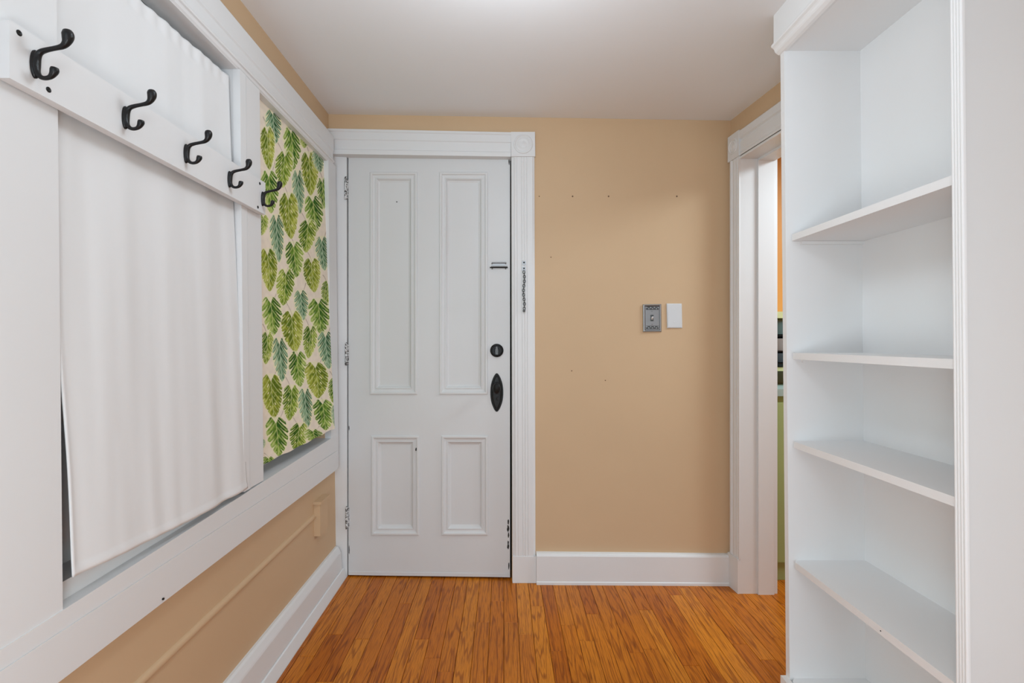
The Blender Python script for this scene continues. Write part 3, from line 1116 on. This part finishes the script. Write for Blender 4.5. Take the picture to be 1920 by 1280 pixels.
# reeded strip on the front edge of the near side
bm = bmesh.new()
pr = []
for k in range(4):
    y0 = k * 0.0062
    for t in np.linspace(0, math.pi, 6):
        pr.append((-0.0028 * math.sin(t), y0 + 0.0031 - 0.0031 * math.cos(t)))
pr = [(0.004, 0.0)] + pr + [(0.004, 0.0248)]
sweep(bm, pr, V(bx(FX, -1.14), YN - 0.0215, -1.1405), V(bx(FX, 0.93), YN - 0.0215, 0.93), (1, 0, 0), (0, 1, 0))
link('reeded_edge', bm, WHITE_LIT, bk)
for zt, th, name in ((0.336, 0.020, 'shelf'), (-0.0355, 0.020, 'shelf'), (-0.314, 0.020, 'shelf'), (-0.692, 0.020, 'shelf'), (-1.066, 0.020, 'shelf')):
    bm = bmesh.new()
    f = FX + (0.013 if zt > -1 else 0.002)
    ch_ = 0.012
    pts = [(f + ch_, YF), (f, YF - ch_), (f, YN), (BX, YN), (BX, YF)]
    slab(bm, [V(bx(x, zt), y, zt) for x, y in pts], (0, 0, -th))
    link(name, bm, WHITE_LIT, bk, bevel=0.0025)
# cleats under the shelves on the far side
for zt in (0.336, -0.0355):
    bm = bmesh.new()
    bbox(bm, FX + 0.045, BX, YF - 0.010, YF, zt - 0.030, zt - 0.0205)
    link('shelf_cleat', bm, WHITE_LIT, bk, bevel=0.001)
# cornice: fascia board, ogee and bead
FXc = 0.866
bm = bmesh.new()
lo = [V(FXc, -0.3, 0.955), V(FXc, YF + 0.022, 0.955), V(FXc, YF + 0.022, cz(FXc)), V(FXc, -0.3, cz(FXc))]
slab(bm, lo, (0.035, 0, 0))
link('fascia', bm, WHITE_LIT, bk, bevel=0.0015)
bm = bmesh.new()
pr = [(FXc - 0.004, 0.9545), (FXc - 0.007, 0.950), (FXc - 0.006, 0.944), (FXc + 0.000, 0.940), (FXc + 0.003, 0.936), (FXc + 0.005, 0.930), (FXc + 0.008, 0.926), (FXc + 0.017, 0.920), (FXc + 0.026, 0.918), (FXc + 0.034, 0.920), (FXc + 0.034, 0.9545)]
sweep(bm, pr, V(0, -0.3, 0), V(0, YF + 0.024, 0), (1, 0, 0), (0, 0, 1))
link('cornice_moulding', bm, WHITE_LIT, bk)
# base strip
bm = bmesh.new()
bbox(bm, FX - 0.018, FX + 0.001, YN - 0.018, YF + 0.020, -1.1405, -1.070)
link('base_strip', bm, WHITE_LIT, bk, bevel=0.004)
# nail heads
for px, py in ((1660, 1187), ):
    bm = bmesh.new()
    lathe(bm, [(0.0016, -0.001), (0.0016, 0.0008), (0.0001, 0.001)], axis(V(bx(FX + 0.013, -0.70), 1.165, -0.702), (-1, 0, 0)), 8)
    link('nail', bm, BRONZE, bk)

# ------------------------------------------------------------------ coat rack
cr_ = root('coat_rack', V(-0.79, 1.16, 0.46), 'white board coat rack with five black hooks across the window trim', 'coat rack')
bm = bmesh.new()
y0, y1 = 0.757, 1.571
lo = [V(-0.780, y0, 0.4155), V(-0.781, y1, 0.4145), V(-0.781, y1, 0.519), V(-0.780, y0, 0.5075)]
hi = [p + Vector((-0.0195, 0, 0)) for p in lo]
solid8(bm, lo, hi)
bdo = link('rack_board', bm, WHITE, cr_, bevel=0.0015)
for d, z in ((0.772, 0.496), (0.822, 0.431), (1.523, 0.426), (1.535, 0.505)):
    bm = bmesh.new()
    lathe(bm, [(0.0046, -0.001), (0.0046, 0.0005), (0.003, 0.0012), (0.0001, 0.0006)], axis(V(-0.7798 if d < 1 else -0.7808, d, z), (1, 0, 0)), 16)
    link('screw', bm, BRONZE, bdo)

path = [(.0545, .5150, .0066), (.0555, .5100, .0084), (.0550, .5030, .0078), (.0520, .4950, .0056), (.0455, .4895, .0042), (.0330, .4865, .0036), (.0200, .4838, .0038), (.0100, .4800, .0042), (.0050, .4725, .0046),
        (.0030, .4600, .0046), (.0040, .4480, .0044), (.0090, .4400, .0040), (.0165, .4370, .0034), (.0250, .4385, .0036), (.0300, .4430, .0048), (.0330, .4495, .0062), (.0335, .4540, .0054)]
hk0 = None
for k, d in enumerate((0.797, 0.987, 1.176, 1.362, 1.549)):
    if hk0 is None:
        pts = spline(path, 5)
        bm = bmesh.new()
        tube(bm, [V(-0.7795 + a, d, b) for a, b, r in pts], [r for a, b, r in pts], 16, [1 + 0.55 * math.exp(-((b - .460) / .014) ** 2) * (a < .02) for a, b, r in pts])
        hk0 = link('coat_hook', bm, BLACK, cr_, smooth=True)
        hk0.data.transform(Matrix.Translation((0, -d, 0)))
        hk0.location.y = d
        # leaf shaped back plate
        bm = bmesh.new()
        n = 28
        def lp(sc, h):
            r = []
            for i in range(n):
                t = 2 * math.pi * i / n
                r.append(bm.verts.new(V(-0.7795 + h, d + 0.0080 * sc * math.cos(t), 0.4600 + 0.0235 * (1 - (1 - sc) * .45) * math.sin(t))))
            return r
        ls = [lp(1, -0.0004), lp(1, 0.0022), lp(0.8, 0.0042), lp(0.4, 0.0052)]
        for a, b in zip(ls, ls[1:]):
            for i in range(n):
                bm.faces.new((a[i], a[(i + 1) % n], b[(i + 1) % n], b[i]))
        bm.faces.new(ls[-1])
        plate0 = link('back_plate', bm, BLACK, hk0, smooth=True)
        plate0.matrix_parent_inverse = Matrix()
        plate0.data.transform(Matrix.Translation((0, -d, 0)))
        hooks = hk0
    else:
        h = hk0.copy()
        C.objects.link(h)
        h.location.y = d
        p = plate0.copy()
        C.objects.link(p)
        p.parent = h

# ------------------------------------------------------------------ white cloth hung over the near opening
NY, NZ = 110, 200
ys = np.linspace(0, 1, NY)
zs = np.linspace(0, 1, NZ)
bm = bmesh.new()
grid = []
for i, t in enumerate(zs):                     # 0 top, 1 bottom
    row = []
    for j, s in enumerate(ys):                 # 0 near (left in the picture), 1 far
        ztop_ = 0.768 + 0.034 * s
        zbot = -0.430 - 0.020 * s - 0.010 * math.sin(math.pi * s) * 0.6
        z = ztop_ + (zbot - ztop_) * t
        ya = 0.8655 + 0.011 * max(0, (t - 0.62) / 0.38)
        yb = 1.4525 + 0.022 * t ** 1.5
        y = ya + (yb - ya) * s
        x = -0.829 + (0.836 - 0.802) * min(1, max(0, (t - 0.02)) / 0.98) ** 1.3
        x = tl(x, z)
        a = 0.0044
        wv = noise.noise(Vector((s * 7 + 0.7 * t, t * 1.2, 3.1))) * 1.3 + 0.5 * noise.noise(Vector((s * 16, t * 2.1 + s * 3, 8.0))) + 0.35 * math.sin(26 * s + 3.5 * t)
        if t < 0.03:
            wv += 1.0 * math.sin(s * 85)
        hem = 0.002 * (1 if t > 0.985 or s < 0.012 else 0)
        edge = 0.0018 * math.sin(t * 17) * max(0, 1 - s * 14)
        row.append(bm.verts.new(V(x + a * wv * (0.35 + 0.65 * t) + hem, y + edge, z)))
    grid.append(row)
for i in range(NZ - 1):
    for j in range(NY - 1):
        bm.faces.new((grid[i][j], grid[i][j + 1], grid[i + 1][j + 1], grid[i + 1][j]))
ct = link('window_cloth', bm, LINEN, None, smooth=True)
so = ct.modifiers.new('thick', 'SOLIDIFY')
so.thickness = 0.0025
tag(ct, 'plain white cotton cloth hanging over the near window opening behind the coat rack', 'curtain')

# ------------------------------------------------------------------ leaf printed fabric in the far opening
leaves = []
for x, y, w_, h_, k in ((190, 205, 100, 215, 'C'), (150, 350, 90, 270, 'A'), (315, 350, 110, 270, 'B'), (255, 490, 115, 230, 'D'), (355, 640, 78, 275, 'C'), (432, 520, 105, 275, 'A'),
                        (487, 430, 75, 150, 'C'), (518, 650, 75, 195, 'B'), (165, 640, 115, 270, 'B'), (290, 800, 120, 290, 'A'), (460, 790, 120, 235, 'B'), (412, 935, 115, 205, 'D'),
                        (212, 950, 90, 300, 'C'), (118, 860, 66, 130, 'D'), (515, 1050, 90, 215, 'C'), (330, 1090, 118, 225, 'B'), (158, 1160, 110, 270, 'A'), (445, 1195, 110, 215, 'A'),
                        (265, 1275, 118, 230, 'D'), (150, 25, 60, 90, 'C'), (395, 300, 60, 90, 'D'), (300, 190, 50, 70, 'C')):
    leaves.append((460 + x / 3.555, 180 + y / 3.555, w_ / 3.555, h_ / 3.555, k))
for x, y, w_, h_, k in ((375, 115, 90, 190, 'C'), (545, 30, 80, 150, 'D'), (180, 190, 128, 245, 'B'), (315, 290, 138, 260, 'A'), (495, 190, 138, 225, 'B'), (430, 360, 92, 205, 'D'),
                        (540, 415, 108, 235, 'C'), (145, 400, 84, 205, 'D'), (235, 478, 96, 275, 'C'), (350, 540, 118, 225, 'B'), (480, 615, 145, 228, 'A'), (590, 680, 76, 160, 'D'),
                        (178, 722, 135, 275, 'A'), (305, 765, 112, 225, 'D'), (402, 800, 92, 245, 'C'), (525, 845, 138, 195, 'B'), (215, 990, 145, 245, 'B'), (352, 1000, 118, 190, 'D'),
                        (460, 990, 118, 95, 'B'), (160, 1170, 96, 90, 'B'), (600, 860, 50, 150, 'C'), (115, 1035, 40, 60, 'C')):
    leaves.append((460 + x / 3.555, 540 + y / 3.555, w_ / 3.555, h_ / 3.555, k))
NYf, NZf = 330, 900
t_, s_ = np.meshgrid(np.linspace(0, 1, NZf), np.linspace(0, 1, NYf), indexing='ij')
yy = 1.575 + (2.2035 - 1.575) * s_
zb = -0.420 + 0.022 * s_ + 0.002 * np.sin(s_ * 30)
zz = 0.852 + (zb - 0.852) * t_
xx = (-0.838 + 0.010 * s_) + (0.016 + 0.036 * s_) * t_ ** 1.2
xx = xx + 0.0015 * np.sin(s_ * 9 + t_ * 3) * t_
PX = 945 + xx / yy * F
PY = 640 - zz / yy * F
rng = np.random.default_rng(3)


def smooth_noise(gx, gy, seed):
    r = np.random.default_rng(seed)
    g = r.random((gy + 2, gx + 2))
    u = s_ * gx
    v = t_ * gy
    iu, iv = u.astype(int), v.astype(int)
    fu, fv = u - iu, v - iv
    fu = fu * fu * (3 - 2 * fu)
    fv = fv * fv * (3 - 2 * fv)
    return (g[iv, iu] * (1 - fu) * (1 - fv) + g[iv, iu + 1] * fu * (1 - fv) + g[iv + 1, iu] * (1 - fu) * fv + g[iv + 1, iu + 1] * fu * fv)


nz1 = smooth_noise(40, 90, 5)
nz2 = smooth_noise(110, 260, 6)
col = np.empty(t_.shape + (3,))
col[:] = np.array((0.86, 0.76, 0.63))
col *= (0.95 + 0.1 * nz1)[..., None]


def lerp(a, b, f):
    return a * (1 - f) + b * f


# thin brown stems between the leaves
for i, (cx, cy, w_, h_, k) in enumerate(leaves):
    a = np.array((cx, cy - h_ * 0.40))
    b = np.array((cx - w_ * (0.35 if i % 2 else -0.30), cy - h_ * 0.78))
    u = np.clip(((PX - a[0]) * (b - a)[0] + (PY - a[1]) * (b - a)[1]) / ((b - a) ** 2).sum(), 0, 1)
    dist = np.hypot(PX - a[0] - u * (b - a)[0] - 1.2 * np.sin(u * 3), PY - a[1] - u * (b - a)[1])
    f = np.clip(1.15 - dist, 0, 1)[..., None] * 0.7
    col = lerp(col, np.array((0.22, 0.13, 0.08)), f)
PAL = {'A': ((0.11, 0.17, 0.012), (0.34, 0.38, 0.04), (0.56, 0.58, 0.14)),
       'B': ((0.03, 0.11, 0.012), (0.19, 0.33, 0.04), (0.48, 0.58, 0.17)),
       'C': ((0.03, 0.10, 0.04), (0.16, 0.30, 0.16), (0.44, 0.56, 0.36)),
       'D': ((0.05, 0.13, 0.01), (0.26, 0.36, 0.035), (0.54, 0.60, 0.15))}
for i, (cx, cy, w_, h_, k) in enumerate(leaves):
    w_, h_ = w_ * 1.10, h_ * 1.06
    sh = 0.16 if k in 'AB' else (-0.14 if k == 'D' else 0.20)      # axis runs down to the right
    v = (PY - (cy - h_ / 2)) / h_
    bend = 0.10 * math.sin(i * 2.3)
    u = (PX - cx - sh * w_ * (v - 0.5) - bend * w_ * (v - 0.5) ** 2 * 2) / (w_ / 2)
    m = (v > -0.08) & (v < 1.08) & (abs(u) < 1.3)
    if not m.any():
        continue
    um, vm = u[m], v[m]
    au = np.abs(um)
    vs = np.clip(vm, 0, 1)
    pk = 0.33
    half = np.where(vs < pk, np.clip(1 - ((pk - vs) / (pk + .03)) ** 2.2, 0, 1) ** 0.5, np.clip(1 - ((vs - pk) / (1 - pk)) ** 2.1, 0, 1) ** 0.80)
    notch = (vm < 0.16) & (au < (0.16 - vm) * 1.9)
    half = half * (0.94 + 0.12 * (nz2[m] - 0.5))
    nv = {'A': 6, 'B': 5, 'C': 6, 'D': 5.5}[k]
    q = vm - 0.50 * au + 0.16 * au * au                             # side veins run out and down
    ph = (q * nv + 0.17 * i + np.where(um > 0, 0.4, 0)) % 1.0
    cutdepth = {'A': 0.72, 'B': 0.34, 'C': 0.32, 'D': 0.50}[k]
    rel = au / np.maximum(half, 1e-3)
    # lobes: the rim is scalloped between the slits
    lobe = np.cos((ph) * 2 * math.pi)
    rim = 1.0 - (0.10 if k != 'A' else 0.03) * (1 - lobe) * 0.5 * (rel > 0.5)
    wid = np.clip((rel - cutdepth) / (1 - cutdepth), 0, 1) ** 1.4 * ({'A': 0.10, 'B': 0.22, 'C': 0.20, 'D': 0.17}[k]) + 0.02
    cut = (np.abs(ph - 0.5) < wid) & (rel > cutdepth) & (vm < 0.90) & (vm > 0.04)
    hole = (np.abs(ph - 0.5) < 0.11) & (rel > 0.24) & (rel < 0.42) & (vm > 0.15) & (vm < 0.75) & (nz1[m] > 0.42)
    cut = cut | (hole & (k in 'AD'))
    inside = (rel < rim) & (vm > 0) & (vm < 1) & ~notch
    halo = (rel < rim + 2.2 / np.maximum(w_ / 2 * half, 1)) & (vm > -0.02) & (vm < 1.03)
    dark, mid, lite = [np.array(c_) for c_ in PAL[k]]
    side = um * (1 if i % 2 else -1)
    tone = 0.46 + 0.22 * np.tanh(side * 3) + 0.75 * (nz1[m] - 0.5) + 0.40 * (vm - 0.4) + 0.22 * rel - 0.12
    tone = tone + 0.26 * (0.5 - np.abs(ph - 0.5)) * -1 + 0.03
    stri = np.abs(((q * nv * 4 + 0.5) % 1.0) - 0.5)
    tone = np.clip(tone - 0.16 * (stri < 0.16), 0, 1)
    base = lerp(dark, mid, np.clip(tone * 1.8, 0, 1)[:, None])
    base = lerp(base, lite, np.clip(tone * 2.0 - 1.0, 0, 1)[:, None])
    base = base * (0.72 + 0.56 * nz2[m])[:, None]
    band = np.minimum(ph, 1 - ph)
    vein = np.clip(1 - band * w_ * 0.16 / nv * 6.0, 0, 1) * 0.72 * (rel < 0.95)
    rib = np.clip(1.1 - au * w_ / 2 / 0.8, 0, 1) * 0.85
    pale = np.array((0.66, 0.70, 0.28)) if k != 'C' else np.array((0.60, 0.72, 0.50))
    base = lerp(base, pale, np.maximum(vein, rib)[:, None])
    cur = col[m]
    hf = (halo & ~inside)[:, None] * 0.55
    cur = lerp(cur, np.array((0.84, 0.82, 0.50)), hf)
    cutc = np.array((0.84, 0.80, 0.50))
    new = np.where((inside & ~cut)[:, None], base, np.where((inside & cut)[:, None], cutc, cur))
    col[m] = new
verts = np.stack([xx, yy, zz + H], -1).reshape(-1, 3)
idx = np.arange(NZf * NYf).reshape(NZf, NYf)
faces = np.stack([idx[:-1, :-1], idx[:-1, 1:], idx[1:, 1:], idx[1:, :-1]], -1).reshape(-1, 4)
me = bpy.data.meshes.new('leaf_print_panel')
me.vertices.add(len(verts))
me.vertices.foreach_set('co', verts.astype(np.float32).ravel())
me.loops.add(faces.size)
me.loops.foreach_set('vertex_index', faces.astype(np.int32).ravel())
me.polygons.add(len(faces))
me.polygons.foreach_set('loop_start', np.arange(0, faces.size, 4, dtype=np.int32))
me.update(calc_edges=True)
ca = me.color_attributes.new('print', 'FLOAT_COLOR', 'POINT')
rgba = np.concatenate([np.clip(col, 0, 1).reshape(-1, 3), np.ones((len(verts), 1))], 1)
ca.data.foreach_set('color', rgba.astype(np.float32).ravel())
me.materials.append(PRINT)
fb = bpy.data.objects.new('leaf_print_panel', me)
C.objects.link(fb)
tag(fb, 'cream fabric panel printed with green monstera leaves in the far window opening', 'fabric panel')

# ------------------------------------------------------------------ surface wiring on the tan dado
rc = root('wiring_raceway', V(-0.81, 1.2, -0.76), 'tan painted raised strip and box along the lower left wall', 'raceway')
bm = bmesh.new()


def rz(d):
    return -0.752 - 0.012 * (2.1 - d)


xw = lw(-0.76)
pr = [(-0.004, -0.012), (0.004, -0.011), (0.008, -0.007), (0.0095, 0.0), (0.008, 0.007), (0.004, 0.011), (-0.004, 0.012)]
sweep(bm, pr, V(xw, -0.8, rz(-0.8)), V(xw, 2.07, rz(2.07)), (1, 0, 0), (0, 0, 1))
link('raceway_strip', bm, TAN, rc, smooth=True)
bm = bmesh.new()
box(bm, xw - 0.004, xw + 0.027, 2.065, 2.155, -0.838, -0.700)
link('raceway_box', bm, TAN, rc, bevel=0.004)
bm = bmesh.new()
box(bm, xw - 0.004, xw + 0.034, 2.058, 2.162, -0.700, -0.688)
link('box_cap', bm, TAN, rc, bevel=0.003)
# a nail left in the apron
bm = bmesh.new()
lathe(bm, [(0.0026, -0.001), (0.0026, 0.003), (0.0001, 0.004)], axis(V(tl(-0.796, -0.59), 1.108, -0.594), (1, 0, 0)), 10)
link('nail', bm, BRONZE, wt)
